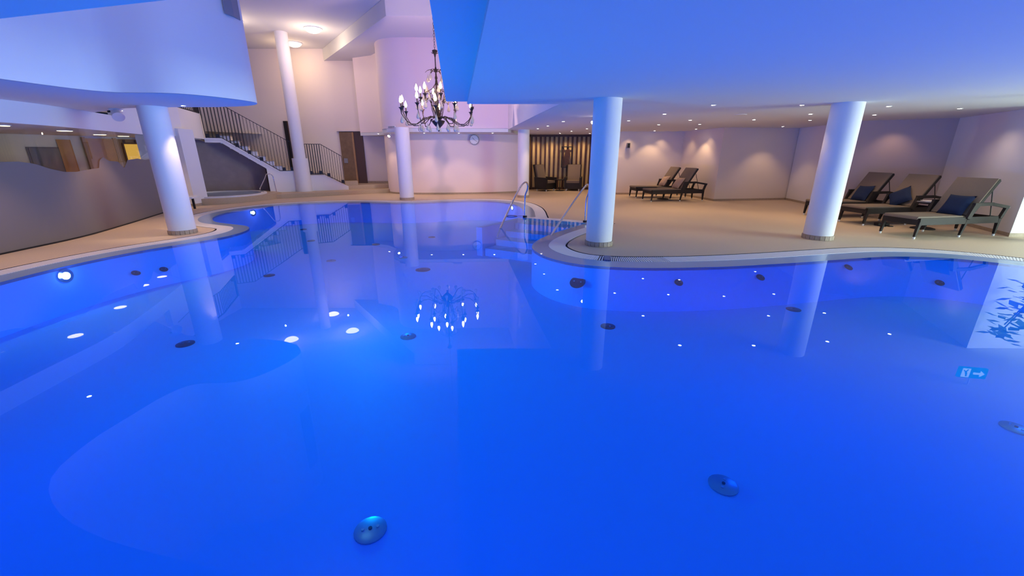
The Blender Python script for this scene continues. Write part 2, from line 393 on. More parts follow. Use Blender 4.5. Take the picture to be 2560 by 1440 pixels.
# round massage nozzles on the basin floor
NOZ = [(-0.89, 1.98, 1, 'nearest of the round metal nozzle plates on the pool floor, left of centre'), (1.51, 2.35, 1, 'round metal nozzle plate alone in the near right of the pool'),
       (-4.08, 4.65, 0, 'dark round nozzle plate under water near the left side, below the column reflection'), (-1.35, 4.87, 1, 'dark round nozzle plate under water below the chandelier reflection'),
       (1.32, 5.2, 0, 'flat blue round plate under water in front of the centre column'),
       (4.3, 5.85, 0, 'faint blue round plate under the right rim'),
       (4.35, 2.99, 1, 'bright round nozzle plate at the right edge of the picture'),
       (-4.03, 8.87, 1, 'grey round nozzle plate left of the row of light reflections'), (-4.75, 7.7, 0, 'dark nozzle plate under the reflected stair railing'),
       (-2.5, 9.17, 1, 'grey nozzle plate touching a light reflection in the pool centre'), (-3.58, 10.61, 0, 'grey nozzle plate under the reflected brown door'),
       (-1.83, 8.12, 2, 'dark nozzle plate above the chandelier reflection'), (-5.51, 11.09, 0, 'small faint nozzle plate in the left bay'),
       (-6.6, 12.9, 0, 'tiny dark nozzle plate far back in the left bay'), (-2.3, 11.62, 0, 'pale nozzle plate in the far violet water')]
def nozzle(r, m):
    e = empty('floor_nozzle')
    MB().lathe([(0.001, 0.020), (r * .8, 0.018), (r, 0.010), (r, 0.0)], n=24).build('plate', m, e, True)
    for k in (-1, 0, 1):
        MB().cyl((k * r * .45, 0, 0.012), (k * r * .45, 0, 0.026), r * (.10 if k else .12), n=10).build('hole', 'nozdark' if k == 0 else 'steel', e)
    return e
protos = {}
for (x, y, k, lb) in NOZ:
    if k not in protos: e = protos[k] = nozzle({0: .10, 1: .10, 2: .15}[k], {0: 'nozdark', 1: 'silver', 2: 'nozdark'}[k]); e.location = (x, y, ZB); e.rotation_euler[2] = 0.3
    else: e = dup(protos[k], (x, y, ZB), random.uniform(0, 3))
    tag(e, lb, 'nozzle', 'round nozzle plates on the pool floor')

for (x, y, z, k, lb) in ((0.98, 6.0, -.29, 2, 'large dark tilted nozzle plate on the pool wall at the peninsula tip'), (2.4, 5.77, -.23, 0, 'small grey round plate on the pool wall right of the grate slots'),
                         (6.9, 6.3, -.42, 0, 'dark round plate on the pool wall near the far right'), (3.75, 5.95, -.20, 0, 'faint violet plate on the pool wall below the right rim'), (5.35, 6.3, -.14, 0, 'small dark plate just under the rim in front of the right column'),
                         (-6.45, 6.75, -.36, 0, 'left one of two dark nozzle plates on the pool wall near the left column'), (-6.30, 7.1, -.40, 0, 'right one of two dark nozzle plates on the pool wall near the left column')):
    p, n = wall_pt(x, y); nv = Vector((n.x, n.y, 1.6)); q = .62 if k == 0 else .8; e = dup(protos[k], (p.x + n.x * .05, p.y + n.y * .05, z), 0); e.rotation_euler = nv.to_track_quat('Z', 'Y').to_euler(); e.scale = (q, q, q); tag(e, lb, 'nozzle', 'round nozzle plates on the pool wall')

# ------------------------------------------------------------------ ceilings
TOWER = [(-3.45, 3.18), (-4.4, 3.4), (-5.3, 3.75), (-6.0, 4.3), (-6.2, 5.0), (-6.16, 5.6), (-6.10, 6.1), (-6.0, 6.42), (-5.82, 6.60), (-5.5, 6.64), (-5.2, 6.66), (-4.94, 6.78), (-4.74, 7.02), (-4.58, 7.35), (-4.49, 7.7), (-4.55, 7.98), (-4.8, 8.25), (-5.2, 8.44), (-5.7, 8.54), (-6.3, 8.56), (-6.9, 8.58)]
tow = spline(TOWER[:8], 3)[:-1] + spline(TOWER[7:], 3)
PAR = [(-9.05, 9.6), (-9.81, 11.69), (-10.15, 13.5), (-10.92, 15.46)]
DRUM = [(-0.14, 15.8), (-1.2, 15.78), (-2.4, 15.72), (-3.4, 15.66), (-4.1, 15.72), (-4.55, 15.95), (-4.85, 16.4), (-5.0, 17.0), (-5.05, 17.6), (-5.6, 18.3), (-6.5, 18.75), (-6.6, 19.3)]
void = [(-2.53, 2.95), (-1.76, 2.76), (-1.1, 2.62), (-0.45, 2.5), (-1.19, 8.05), (-0.81, 8.05), (0.87, 8.05), (0.56, 10.2), (-0.14, 15.8)] + DRUM[1:] + [(-11.0, 19.3), (-11.9, 16.9), (-10.92, 15.46)] + PAR[::-1][1:] + [(-7.6, 8.75)] + tow[::-1]
# main low ceiling (z ZC); hole also covers the recessed strip beside the void edge
hole = [(-2.53, 2.95), (-1.76, 2.76), (-1.1, 2.62), (-0.08, 2.42), (-0.81, 8.05)] + void[6:]
struct(MB().fillholes([(-14.8, -4.2), (14.2, -4.2), (14.2, 20.6), (-14.8, 20.6)], [hole], ZC).build('ceiling', 'ceiling'), 'low white ceiling washed blue by the pool')
g = MB(); g.add([(-0.45, 2.5, ZC + .05), (-0.08, 2.42, ZC + .05), (-0.81, 8.05, ZC + .05), (-1.19, 8.05, ZC + .05)], [(0, 1, 2, 3)])
g.add([(-0.08, 2.42, ZC), (-0.81, 8.05, ZC), (-0.81, 8.05, ZC + .05), (-0.08, 2.42, ZC + .05)], [(0, 1, 2, 3)])
struct(g.build('trim_2', 'ceiling'), 'narrow recessed ceiling strip along the opening')
# drum soffit a little lower
g = MB(); g.prism([(-0.14, 15.8)] + DRUM[1:-1] + [(-5.9, 19.4), (-5.4, 19.9), (0.75, 19.9), (0.2, 17.2)], 2.33, 2.45)
struct(g.build('ceiling_soffit', 'ceiling'), 'low soffit above the curved white wall')
# upper ceiling
struct(MB().add([(-14.8, 2.0, ZU), (1.6, 2.0, ZU), (1.6, 20.2, ZU), (-14.8, 20.2, ZU)], [(0, 1, 2, 3)]).build('ceiling_upper', 'ceiling'), 'high white ceiling of the stair hall')
struct(MB().prism([(-7.9, 19.3), (-3.58, 13.45), (0.3, 13.45), (0.3, 19.3)], 5.30, ZU - 0.004).build('ceiling_bulkhead', 'ceiling'), 'dropped ceiling bulkhead with a diagonal edge')

# ------------------------------------------------------------------ walls of the void and the hall
def wallobj(name, line, z0, z1, m='plaster', th=0.12, label=None, smooth=False):
    return struct(MB().wall(line, z0, z1, th).build(name, m, smooth=smooth), label)
wallobj('wall_void_right', [(-0.14, 15.8), (0.56, 10.2), (0.87, 8.05)], ZC + .003, ZU, th=0.14)
wallobj('wall_void_front', [(0.87, 8.05), (-1.19, 8.05), (-0.45, 2.5), (-1.1, 2.62), (-1.76, 2.76), (-2.53, 2.95), (-3.45, 3.18)][0:2], ZC + .053, ZU, th=-0.1)
wallobj('wall_void_near', [(-1.17, 8.05), (-0.45, 2.5)], ZC + .053, ZU, th=0.12)
wallobj('wall_void_back', [(-0.45, 2.5), (-1.1, 2.62), (-1.76, 2.76), (-2.53, 2.95), (-3.45, 3.18)], ZC + .003, ZU, th=0.12)
wallobj('wall_tower', tow + [(-13.6, 9.6)], ZC + .003, ZU, th=0.14 * 1, smooth=True, label='white curved tower wall above the left slab')
wallobj('wall_drum', spline(DRUM[:-3], 4) + DRUM[-3:], 2.455, ZU - .01, 'pinklit', th=-0.12, smooth=True, label='tall white rounded wall behind the chandelier')
wallobj('wall_back', [(-0.2, 19.3), (-14.8, 19.3)], 0, ZU, 'plaster_warm', th=-0.15, label='warm lit back wall of the stair hall')
wallobj('wall_hall_left', [(-13.6, 9.6), (-13.6, 19.3)], 2.9, ZU, th=0.12)
# curved white wall under the drum
LOWW = [(-5.45, 19.25), (-5.4, 18.5), (-5.25, 18.0), (-4.9, 17.55), (-4.3, 17.28), (-3.5, 17.2), (-2.4, 17.28), (-1.3, 17.45), (-0.3, 17.75), (0.4, 18.2), (0.72, 18.9), (0.75, 19.8)]
lw = spline(LOWW, 4)
wallobj('wall_curved', lw, 0, 2.33, 'pinklit', th=0.12, smooth=True, label='curved white wall carrying the clock')
wallobj('baseboard_curved', offset(lw, -0.012), 0, 0.07, 'base', th=0.02)
# slat wall alcove and right side
struct(MB().wall([(0.6, 19.9), (4.2, 19.9)], 0, ZC, 0.1).build('wall_slat', 'panel'), 'cream glossy backing wall behind the dark slats')
wallobj('wall_alcove_left', [(4.1, 19.9), (4.1, 17.2), (6.78, 17.2), (7.1, 14.68), (13.6, 15.7)], 0, ZC, 'plaster_warm', th=0.1, label='warm lit alcove walls behind two loungers')
wallobj('baseboard_alcove', offset([(4.1, 19.9), (4.1, 17.2), (6.78, 17.2), (7.1, 14.68), (13.6, 15.7)], -0.012), 0, 0.07, 'base', th=0.02)
RW = [(9.9, 15.1), (9.45, 11.95), (11.15, 11.0), (9.90, 8.08), (14.0, 8.02)]
M['taupe'] = mat('plaster_alcove_shade', (0.60, 0.47, 0.42), 0.85, bump=0.04, nscale=90)  # plaster darkened: the alcove's shade is put into the wall colour
wallobj('wall_jamb', RW[:2], 0, ZC, th=0.08)
wallobj('wall_alcove_right', RW[1:3], 0, ZC, 'taupe', th=0.08, label='alcove wall with shade put into its colour behind the three loungers')
wallobj('wall_right', RW[2:], 0, ZC, th=0.08, label='right hand wall beside the nearest lounger')
wallobj('baseboard_right', offset(RW, -0.012), 0, 0.07, 'base', th=0.02)
wallobj('wall_near', [(14.0, -4.1), (-14.7, -4.1)], 0, ZC, th=0.1)
wallobj('wall_side_right', [(13.9, 15.7), (13.9, 8.0)], 0, ZC, th=0.1)
# window wall right
we = struct(MB().box((13.9, 6.9, 1.21), (.12, 2.2, 2.42)).box((13.9, -2.6, 1.21), (.12, 3.0, 2.42)).box((13.9, 2.35, .15), (.12, 6.9, .3)).box((13.9, 2.35, 2.37), (.12, 6.9, .1)).build('wall_window_side', 'plaster'))
win = struct(MB().box((13.9, -1.05, 1.31), (.1, .1, 2.02)).box((13.9, 1.25, 1.31), (.1, .08, 2.02)).box((13.9, 3.5, 1.31), (.1, .08, 2.02)).box((13.9, 5.75, 1.31), (.1, .1, 2.02)).build('window_1', 'grey'))
MB().box((13.97, 2.35, 1.31), (.02, 6.7, 2.0)).build('pane', 'sky', win)

# ------------------------------------------------------------------ left glass room
GL = spline([(-8.0, 3.2), (-8.2, 5.0), (-8.34, 6.52), (-8.5, 7.98), (-8.95, 9.4), (-9.38, 10.55), (-9.81, 11.69)], 8)
ZG = 2.06
gw = empty('glass_partition', (0, 0, 0)); tag(gw, 'curved glass partition with taupe film cut like a mountain skyline', 'glass wall')
MB().wall(GL, 0.0, ZG, 0.012).build('glass_pane', 'glass', gw, True)
prof = [(3.2, 1.15), (5.6, 1.05), (6.3, 1.18), (6.55, 1.26), (6.7, 1.41), (6.9, 1.44), (7.3, 1.44), (7.55, 1.40), (7.8, 1.31), (8.1, 1.24), (8.4, 1.23), (8.9, 1.27), (9.15, 1.28), (9.25, 1.44), (9.4, 1.50), (9.6, 1.42), (9.95, 1.40), (10.15, 1.25), (10.4, 1.43), (10.9, 1.46), (11.3, 1.42), (11.7, 1.44)]
def pz(y):
    for (a, b), (c, d) in zip(prof, prof[1:]):
        if a <= y <= c: return b + (d - b) * (y - a) / (c - a)
    return prof[-1][1]
GLf = []
for a, b in zip(GL, GL[1:]):
    for k in range(4): GLf.append((a[0] + (b[0] - a[0]) * k / 4, a[1] + (b[1] - a[1]) * k / 4))
GLf.append(GL[-1]); gi = offset(GLf, -0.006); g = MB()
g.strip([(p[0], p[1], 0.02) for p in gi], [(p[0], p[1], pz(p[1])) for p in gi])
tag(g.build('frosted_film', 'film', gw), 'opaque taupe film with jagged top')
MB().wall(offset(GL, -.02), 0.0, 0.025, .05).build('base_channel', 'iron', gw)
bulk = GL + PAR[2:]
struct(MB().wall(GL, ZG, ZC, 0.14).build('wall_glass_header', 'plaster', smooth=True), 'pale curved header above the glass partition')
pp = empty('balcony_parapet', (0, 0, 0)); tag(pp, 'pale solid balcony front beyond the left column', 'parapet')
line = [(-9.35, 10.45), (-9.81, 11.69), (-10.15, 13.5), (-10.92, 15.46)]
MB().wall(line, 2.08, 2.92, 0.14).wall([(-10.92, 15.46), (-12.1, 17.3)], 2.08, 2.92, 0.14).build('parapet_wall', 'plaster', pp)
MB().prism([(-9.45, 10.45), (-9.9, 11.7), (-10.25, 13.5), (-11.0, 15.5), (-12.1, 17.3), (-13.6, 17.3), (-13.6, 10.45)], 2.30, 2.42).build('balcony_slab', 'ceiling', pp)
# room behind glass
struct(MB().prism([(p[0] - .15, p[1]) for p in GL] + [(-10.2, 13.4), (-11.0, 15.4), (-14.7, 15.4), (-14.7, 3.2)], ZG, ZG + .02).build('ceiling_side_room', 'ceiling'))
wallobj('wall_left', [(-14.0, 20), (-14.0, -4)], 0, ZC, th=-0.1)
wallobj('wall_side_room_back', [(-14.0, 8.8), (-13.9, 9.0), (-11.50, 14.15)], 0, ZG, 'plaster', th=0.1)
def rl(t, o=0): return (-13.9 + 2.7 * t + .907 * o, 9.0 + 5.8 * t - .422 * o)
d3 = struct(MB().wall([rl(.597, .02), rl(.704, .02)], 0, 2.0, -.05).build('door_3', 'orange')); MB().wall([rl(.59, .02), rl(.60, .02)], 0, 2.03, -.08).wall([rl(.70, .02), rl(.712, .02)], 0, 2.03, -.08).build('door_frame', 'tan', d3)
d4 = struct(MB().wall([rl(.715, .02), rl(.86, .02)], 0, 2.0, -.05).build('door_4', 'tan'))
for t in (.735, .78, .83): MB().wall([rl(t, .06), rl(t + .008, .06)], 0, 1.98, -.04).build('door_rail', 'wood', d4)
lp = empty('backlit_panel', (*rl(.775, .16), 0)); tag(lp, 'glowing amber wall panel behind the glass partition', 'light panel')
MB().wall([(-.13, -.28), (.13, .28)], .75, 1.90, .03).build('panel_frame', 'wood', lp); MB().wall([(-.10, -.27), (.15, .25)], .8, 1.86, -.012).build('panel_face', 'glow', lp)
tv = empty('wall_screen', (*rl(.46, .05), 0)); M['slate'] = mat('slate_panel', (.07, .075, .09), .5); tag(tv, 'dark grey wall panel seen through the glass at left', 'panel')
MB().wall([(-.12, -.26), (.12, .26)], .45, 1.72, -.03).build('screen_face', 'slate', tv); MB().wall([(-.14, -.29), (.13, .29)], .42, 1.75, .02).build('screen_frame', 'iron', tv)
wp2 = empty('wall_strip', (*rl(.53, .03), 0)); tag(wp2, 'narrow ochre wall strip between the dark panel and the brown door behind the glass', 'wall panel')
MB().wall([(-.06, -.13), (.06, .13)], 0, 1.95, -.02).build('strip_face', 'orange', wp2)
for (x, y, lb) in ((-9.2, 7.9, 'flat yellow ceiling lamp at the left picture edge behind the glass'), (-9.8, 9.6, 'flat yellow ceiling lamp behind the glass, second from left'), (-10.75, 11.4, 'flat yellow ceiling lamp behind the glass above the brown doors, upper of two'), (-10.95, 12.3, 'flat yellow ceiling lamp behind the glass above the brown doors, lower of two')):
    e = empty('recessed_lamp', (x, y, ZG)); tag(e, lb, 'ceiling lamp', 'flat lamps in the room behind the glass')
    MB().cyl((0, 0, -.012), (0, 0, .004), .14, n=24).build('trim_ring', 'whitecap', e); MB().cyl((0, 0, -.018), (0, 0, -.012), .12, n=24).build('lens', 'lensl', e)
    light('recessed_lamp_light', 'SPOT', (x, y, ZG - .03), 45, WARM, .08, (x, y, 0), R(130))
# post at the glass end and the square post
def sq(name, x, y, wd, rz, z1, lb, m='plaster'):
    e = empty(name, (x, y, 0), rz); tag(e, lb, 'post')
    MB().box((0, 0, z1 / 2), (wd, wd, z1)).build('shaft', m, e); MB().box((0, 0, .04), (wd + .02, wd + .02, .08)).build('base_tiles', 'base', e)
sq('square_post', -9.98, 11.85, .30, R(20), ZG, 'slim pale post closing the end of the glass partition')
e = empty('square_post', (-10.34, 13.4, 0)); tag(e, 'broad square pale post under the balcony behind the left column', 'post'); MB().box((0, 0, 1.15), (.72, .6, 2.30)).build('shaft', 'plaster', e); MB().box((0, 0, .04), (.74, .62, .08)).build('base_tiles', 'base', e)
# niche wall behind whirlpool
NI = [(-13.9, 14.6, 2.3), (-12.9, 15.1, 2.3), (-12.1, 15.75, 2.3), (-11.4, 16.34, 1.97), (-10.96, 16.58, 1.97), (-9.90, 17.15, 1.1), (-9.45, 16.36, 1.1)]
no = offset(NI, .1); g = MB(); g.strip([(p[0], p[1], 0) for p in NI], [p for p in NI]); g.strip([(p[0], p[1], 0) for p in no], [(q[0], q[1], p[2]) for p, q in zip(NI, no)])
struct(g.build('wall_niche', 'niche', smooth=True), 'dark taupe wall under the stairs')

# ------------------------------------------------------------------ round columns
def column(x, y, r, z0, z1, lb, ntile=22, tiles=True, name='round_column'):
    e = empty(name, (x, y, z0)); tag(e, lb, 'column', 'round white columns')
    MB().lathe([(r, 0.0), (r, z1 - z0)], n=48).build('shaft', 'plaster', e, True)
    MB().cyl((0, 0, 0), (0, 0, .085), r + .004, n=40).build('grout_ring', 'base', e)
    if tiles:
        me = None
        for k in range(ntile):
            a = 2 * PI * k / ntile; wd = 2 * PI * (r + .01) / ntile - .006
            if me is None: o = MB().box((0, 0, 0), (.012, wd, .08)).build('base_tile', 'base', e); me = o.data
            else: o = bpy.data.objects.new('base_tile', me); COL.objects.link(o); o.parent = e
            o.location = ((r + .008) * math.cos(a), (r + .008) * math.sin(a), .042); o.rotation_euler = (0, 0, a)
    else: MB().cyl((0, 0, 0), (0, 0, .08), r + .012, n=40).build('base_ring', 'base', e)
    return e
column(-6.83, 8.45, .235, 0, ZC, 'round white column at left standing beside the pool peninsula', 20)
column(1.57, 7.32, .232, 0, ZC, 'round white column in the centre standing on the pool peninsula', 20)
column(5.95, 7.9, .245, 0, ZC, 'round white column at right in front of the three loungers', 20)
column(-3.82, 15.2, .25, 0, 2.45, 'round white column in front of the curved wall with the clock', 20, False)
column(0.43, 16.05, .215, 0, ZC, 'round white column left of the slatted wall', 20, False)

# ------------------------------------------------------------------ stair hall: steps, stairs, railings
ed = empty('entry_steps', (0, 0, 0)); tag(ed, 'two wide beige stone steps leading up to the brown door', 'steps')
MB().prism([(-8.95, 15.35), (-8.55, 15.5), (-7.3, 16.5), (-5.15, 18.0), (-5.3, 18.7), (-5.5, 19.28), (-12, 19.28), (-9.6, 17.3), (-9.3, 16.3)], 0.0, .155).build('step', 'stone', ed)
MB().prism([(-7.0, 17.75), (-5.45, 18.55), (-5.5, 19.28), (-8.2, 19.28), (-8.0, 17.9)], .155, .32).build('step', 'stone', ed)
MB().box((-6.95, 18.25, .40), (.5, .4, .16), R(28)).build('step', 'stone', ed)
PO = Vector((-10.92, 15.46)); U = Vector((.878, .479)); N = Vector((-.479, .878))
st = empty('staircase', (0, 0, 0)); tag(st, 'white staircase with sloping underside rising left behind the railing', 'staircase')
MB().extr([(0, 2.12), (.52, 2.12), (2.17, .95), (3.2, .95), (3.2, .155), (1.75, .155), (1.75, 1.05), (.47, 1.97), (0, 1.97)], PO, U, N, 0, 1.15).build('flight_body', 'plaster', st)
MB().extr([(3.0, .77), (3.75, .77), (4.48, .37), (4.62, .30), (4.62, .155), (3.0, .155)], PO, U, N, 0, 1.15).build('lower_flight_body', 'plaster', st)
MB().extr([(0, 2.12), (.52, 2.12), (2.2, .93), (3.2, .93), (3.2, .90), (2.18, .90), (.50, 2.08), (0, 2.08)], PO, U, N, -.025, 0).build('edge_trim', 'plaster', st)
for k in range(7):
    s1 = 2.3 - k * .255; s0 = max(s1 - .32, 0.0); zt = .95 + (k + 1) * .178
    MB().extr([(s0, zt - .26), (s1, zt - .26), (s1, zt), (s0, zt)], PO, U, N, .06, 1.12).build('step', 'plaster', st)
    MB().extr([(s0, zt), (s1 + .02, zt), (s1 + .02, zt + .03), (s0, zt + .03)], PO, U, N, .05, 1.13).build('tread', 'stone', st)
for k in range(2):
    s1 = 4.35 - k * .3
    MB().extr([(3.75, .3), (s1, .3), (s1, .50 + k * .17), (3.75, .50 + k * .17)], PO, U, N, .06, 1.12).build('step', 'stone', st)
MB().extr([(3.1, .77), (3.75, .77), (3.75, .86), (3.1, .86)], PO, U, N, .06, 1.12).build('landing', 'stone', st)
def lin(pl, s):
    for (a, b), (c, d) in zip(pl, pl[1:]):
        if a <= s <= c: return b + (d - b) * (s - a) / (c - a)
    return pl[-1][1]
def P3(s, z, off=-.03): q = PO + U * s + N * off; return (q.x, q.y, z)
def railing(name, lb, bot, top, s0, s1, pitch, thick, brk, off=-.012, cat='railing'):
    e = empty(name, (0, 0, 0)); tag(e, lb, cat)
    sb = [s0] + [a for a, _ in bot if s0 < a < s1] + [s1]; stp = [s0] + [a for a, _ in top if s0 < a < s1] + [s1]
    g = MB()
    for a, b in zip(sb, sb[1:]): g.bar(P3(a, lin(bot, a) + .015, off), P3(b, lin(bot, b) + .015, off), .03, .022)
    g.build('bottom_rail', 'iron', e); g = MB()
    for a, b in zip(stp, stp[1:]): g.bar(P3(a, lin(top, a), off), P3(b, lin(top, b), off), .03, .02)
    g.build('top_rail', 'iron', e)
    n = int((s1 - s0) / pitch)
    for k in range(n + 1):
        s = s0 + (s1 - s0) * k / n; r = .016 if thick(s) else .008
        MB().cyl(P3(s, lin(bot, s), off), P3(s, lin(top, s), off), r, n=5).build('baluster', 'iron', e)
    for s in brk:
        zb = lin(bot, s); g = MB(); g.bar(P3(s - .055, zb + .07, off - .012), P3(s + .055, zb + .07, off - .012), .02, .13); g.build('bracket', 'iron', e)
B1_ = [(0, 2.12), (.52, 2.12), (2.2, .95), (2.75, .95)]; T1_ = [(0, 3.27), (.66, 3.27), (2.68, 2.02), (2.75, 2.0)]
railing('stair_railing', 'black iron railing with upright bars down the white staircase', B1_, T1_, .06, 2.7, .098, lambda s: s < 1.25, (.12, .42, .95, 1.3, 1.65, 2.35, 2.62))
railing('landing_railing', 'short black iron railing right of the tall thin column', [(3.15, .80), (3.75, .80), (4.5, .38)], [(3.15, 1.95), (3.75, 1.95), (4.5, 1.49)], 3.17, 4.48, .082, lambda s: s < 3.78, (3.27, 3.62, 3.92, 4.42))
# balcony railing on parapet
e = empty('balcony_railing', (0, 0, 0)); tag(e, 'black railing on top of the pale balcony front beside the left column', 'railing')
pl = [Vector(p) for p in ((-9.5, 10.8), (-9.84, 11.69), (-10.18, 13.5), (-10.92, 15.44))]
g = MB(); g2 = MB()
for a, b in zip(pl, pl[1:]): g.bar((*a, 2.94), (*b, 2.94), .04, .03); g2.bar((*a, 3.75), (*b, 3.75), .04, .03)
g.build('bottom_rail', 'iron', e); g2.build('top_rail', 'iron', e)
for a, b in zip(pl[1:], pl[2:]):
    n = int((b - a).length / .16)
    for k in range(n): q = a.lerp(b, k / n); MB().cyl((*q, 2.93), (*q, 3.75), .011, n=5).build('baluster', 'iron', e)
q = pl[-1]; MB().bar((q.x - .04, q.y - .12, 3.03), (q.x + .02, q.y + .02, 3.03), .05, .2).build('bracket', 'iron', e)
MB().box((q.x, q.y, 3.35), (.06, .06, .85)).build('end_post', 'iron', e)
# tall thin column on a pedestal
tc = empty('tall_column', (-8.33, 16.87, 0)); tag(tc, 'tall slim white column rising to the high ceiling beside the stairs', 'column')
MB().lathe([(.22, 1.4), (.22, ZU)], n=40).build('shaft', 'plaster', tc, True); MB().cyl((0, 0, .155), (0, 0, 1.42), .29, n=40).build('pedestal', 'plaster', tc, True)
# doors in the back wall
d1 = struct(MB().box((-9.62, 19.26, 1.9), (.72, .05, 2.1)).build('door_1', 'doordark')); MB().box((-9.9, 19.22, 1.9), (.14, .05, 2.1)).build('door_leaf', 'iron', d1)
d2 = struct(MB().box((-7.10, 19.27, 1.41), (1.02, .06, 2.2)).build('door_2', 'doordark'), 'brown door at the top of the entry steps')
MB().box((-7.31, 19.22, 1.41), (.56, .05, 2.16)).build('door_leaf', 'door', d2); MB().box((-7.01, 19.22, 1.41), (.07, .06, 2.16)).build('door_strip', 'tan', d2); MB().box((-7.42, 19.18, 1.30), (.16, .03, .20)).build('door_sign', 'grey', d2)
struct(MB().box((-6.1, 19.27, .37), (.95, .04, .09)).build('baseboard_back', 'base'))
MB_ = MB().box((-6.9, 19.25, 2.56), (1.6, .12, .06)); struct(MB_.build('trim_3', 'plaster_warm'))

# ------------------------------------------------------------------ whirlpool and bench
wp = empty('whirlpool', (0, 0, 0)); tag(wp, 'raised round whirlpool tub with beige plinth and white rim in the dark niche', 'whirlpool')
out = spline([(-10.6, 13.25), (-9.95, 13.4), (-9.35, 13.75), (-8.95, 14.4), (-8.7, 15.1), (-8.75, 15.9)], 5)
bk = spline([(-9.25, 16.35), (-9.9, 16.9), (-10.9, 16.6), (-12.0, 15.6), (-12.2, 14.4), (-11.4, 13.5)], 4)
MB().prism(out + bk, 0, .20).build('plinth', 'stone', wp)
ctr = Vector((-10.35, 14.9)); rimo = [(ctr.x + 1.42 * math.cos(2 * PI * k / 40), ctr.y + 1.42 * math.sin(2 * PI * k / 40)) for k in range(40)]
rimi = [(ctr.x + 1.25 * math.cos(2 * PI * k / 40), ctr.y + 1.25 * math.sin(2 * PI * k / 40)) for k in range(40)]
g = MB(); cl = lambda l: l + [l[0]]
g.strip(z3(cl(rimo), .20), z3(cl(rimo), .245)); g.strip(z3(cl(rimo), .245), z3(cl(rimi), .245)); g.strip(z3(cl(rimi), .245), z3(cl(rimi), .2)); g.build('tub_rim', 'grate', wp)
MB().fillholes(rimi, [], .205).build('tub_water', 'rim', wp)
hr = empty('whirlpool_handrail', (0, 0, 0)); tag(hr, 'thin bent steel handrail beside the whirlpool', 'handrail')
MB().tube([(-8.98, 16.0, .16), (-8.99, 15.99, .47), (-9.0, 15.98, .76), (-9.03, 15.96, .84), (-9.08, 15.94, .87), (-9.19, 15.88, .86), (-9.26, 15.84, .70), (-9.37, 15.76, .47), (-9.41, 15.70, .36), (-9.38, 15.62, .30), (-9.29, 15.55, .28), (-9.18, 15.5, .26), (-9.12, 15.47, .19)], .018).build('bent_tube', 'steel', hr, True)
MB().cyl((-8.98, 16.0, .155), (-8.98, 16.0, .18), .05).build('floor_flange', 'steel', hr)
bn = empty('side_bench', (-9.5, 12.3, 0), R(20)); tag(bn, 'small white bench behind the foot of the left column', 'bench')
MB().box((0, 0, .36), (.32, .6, .04)).build('seat', 'whitecap', bn)
for sy in (-1, 1): MB().box((0, sy * .22, .17), (.05, .05, .34)).build('leg', 'iron', bn)

# ------------------------------------------------------------------ pool handrails
def pool_rail(pts, lb, flange):
    e = empty('pool_handrail', flange); tag(e, lb, 'handrail', 'steel handrails at the pool steps')
    P_ = [Vector(p) - Vector(flange) for p in pts]
    sm = []
    for i in range(len(P_) - 1):
        p0 = P_[max(i - 1, 0)]; p1 = P_[i]; p2 = P_[i + 1]; p3 = P_[min(i + 2, len(P_) - 1)]
        for k in range(6):
            t = k / 6; sm.append(0.5 * ((2 * p1) + (-p0 + p2) * t + (2 * p0 - 5 * p1 + 4 * p2 - p3) * t * t + (-p0 + 3 * p1 - 3 * p2 + p3) * t ** 3))
    sm.append(P_[-1]); MB().tube(sm, .021, 10).build('bent_tube', 'steel', e, True)
    MB().cyl((0, 0, -.02), (0, 0, .03), .055, n=16).build('floor_flange', 'iron', e)
    return e
pool_rail([(.34, 10.82, 0), (.34, 10.82, .35), (.345, 10.8, .56), (.39, 10.72, .70), (.40, 10.68, .82), (.34, 10.55, .90), (.22, 10.33, .82), (.05, 9.95, .56), (-.12, 9.55, .25), (-.25, 9.22, 0.0), (-.33, 9.05, -.2)],
          'left of the two bent steel handrails at the pool steps', (.34, 10.82, 0))
pool_rail([(1.78, 9.98, 0), (1.78, 9.98, .35), (1.785, 9.96, .56), (1.81, 9.88, .70), (1.80, 9.82, .82), (1.73, 9.66, .90), (1.6, 9.45, .82), (1.33, 9.05, .56), (1.05, 8.68, .25), (.83, 8.38, 0.0), (.78, 8.25, -.05)],
          'right of the two bent steel handrails, beside the centre column', (1.78, 9.98, 0))
e = empty('floating_disc', (-.02, 11.0, -.012)); tag(e, 'flat blue ring lying on the water behind the left handrail', 'pool float')
MB().lathe([(.09, 0), (.15, .012), (.17, .0)], n=24).build('ring', 'bluecover', e, True); MB().tube([(.17, 0, .01), (.3, .02, .012), (.42, .01, .014)], .006, 5).build('cord', 'grey', e)

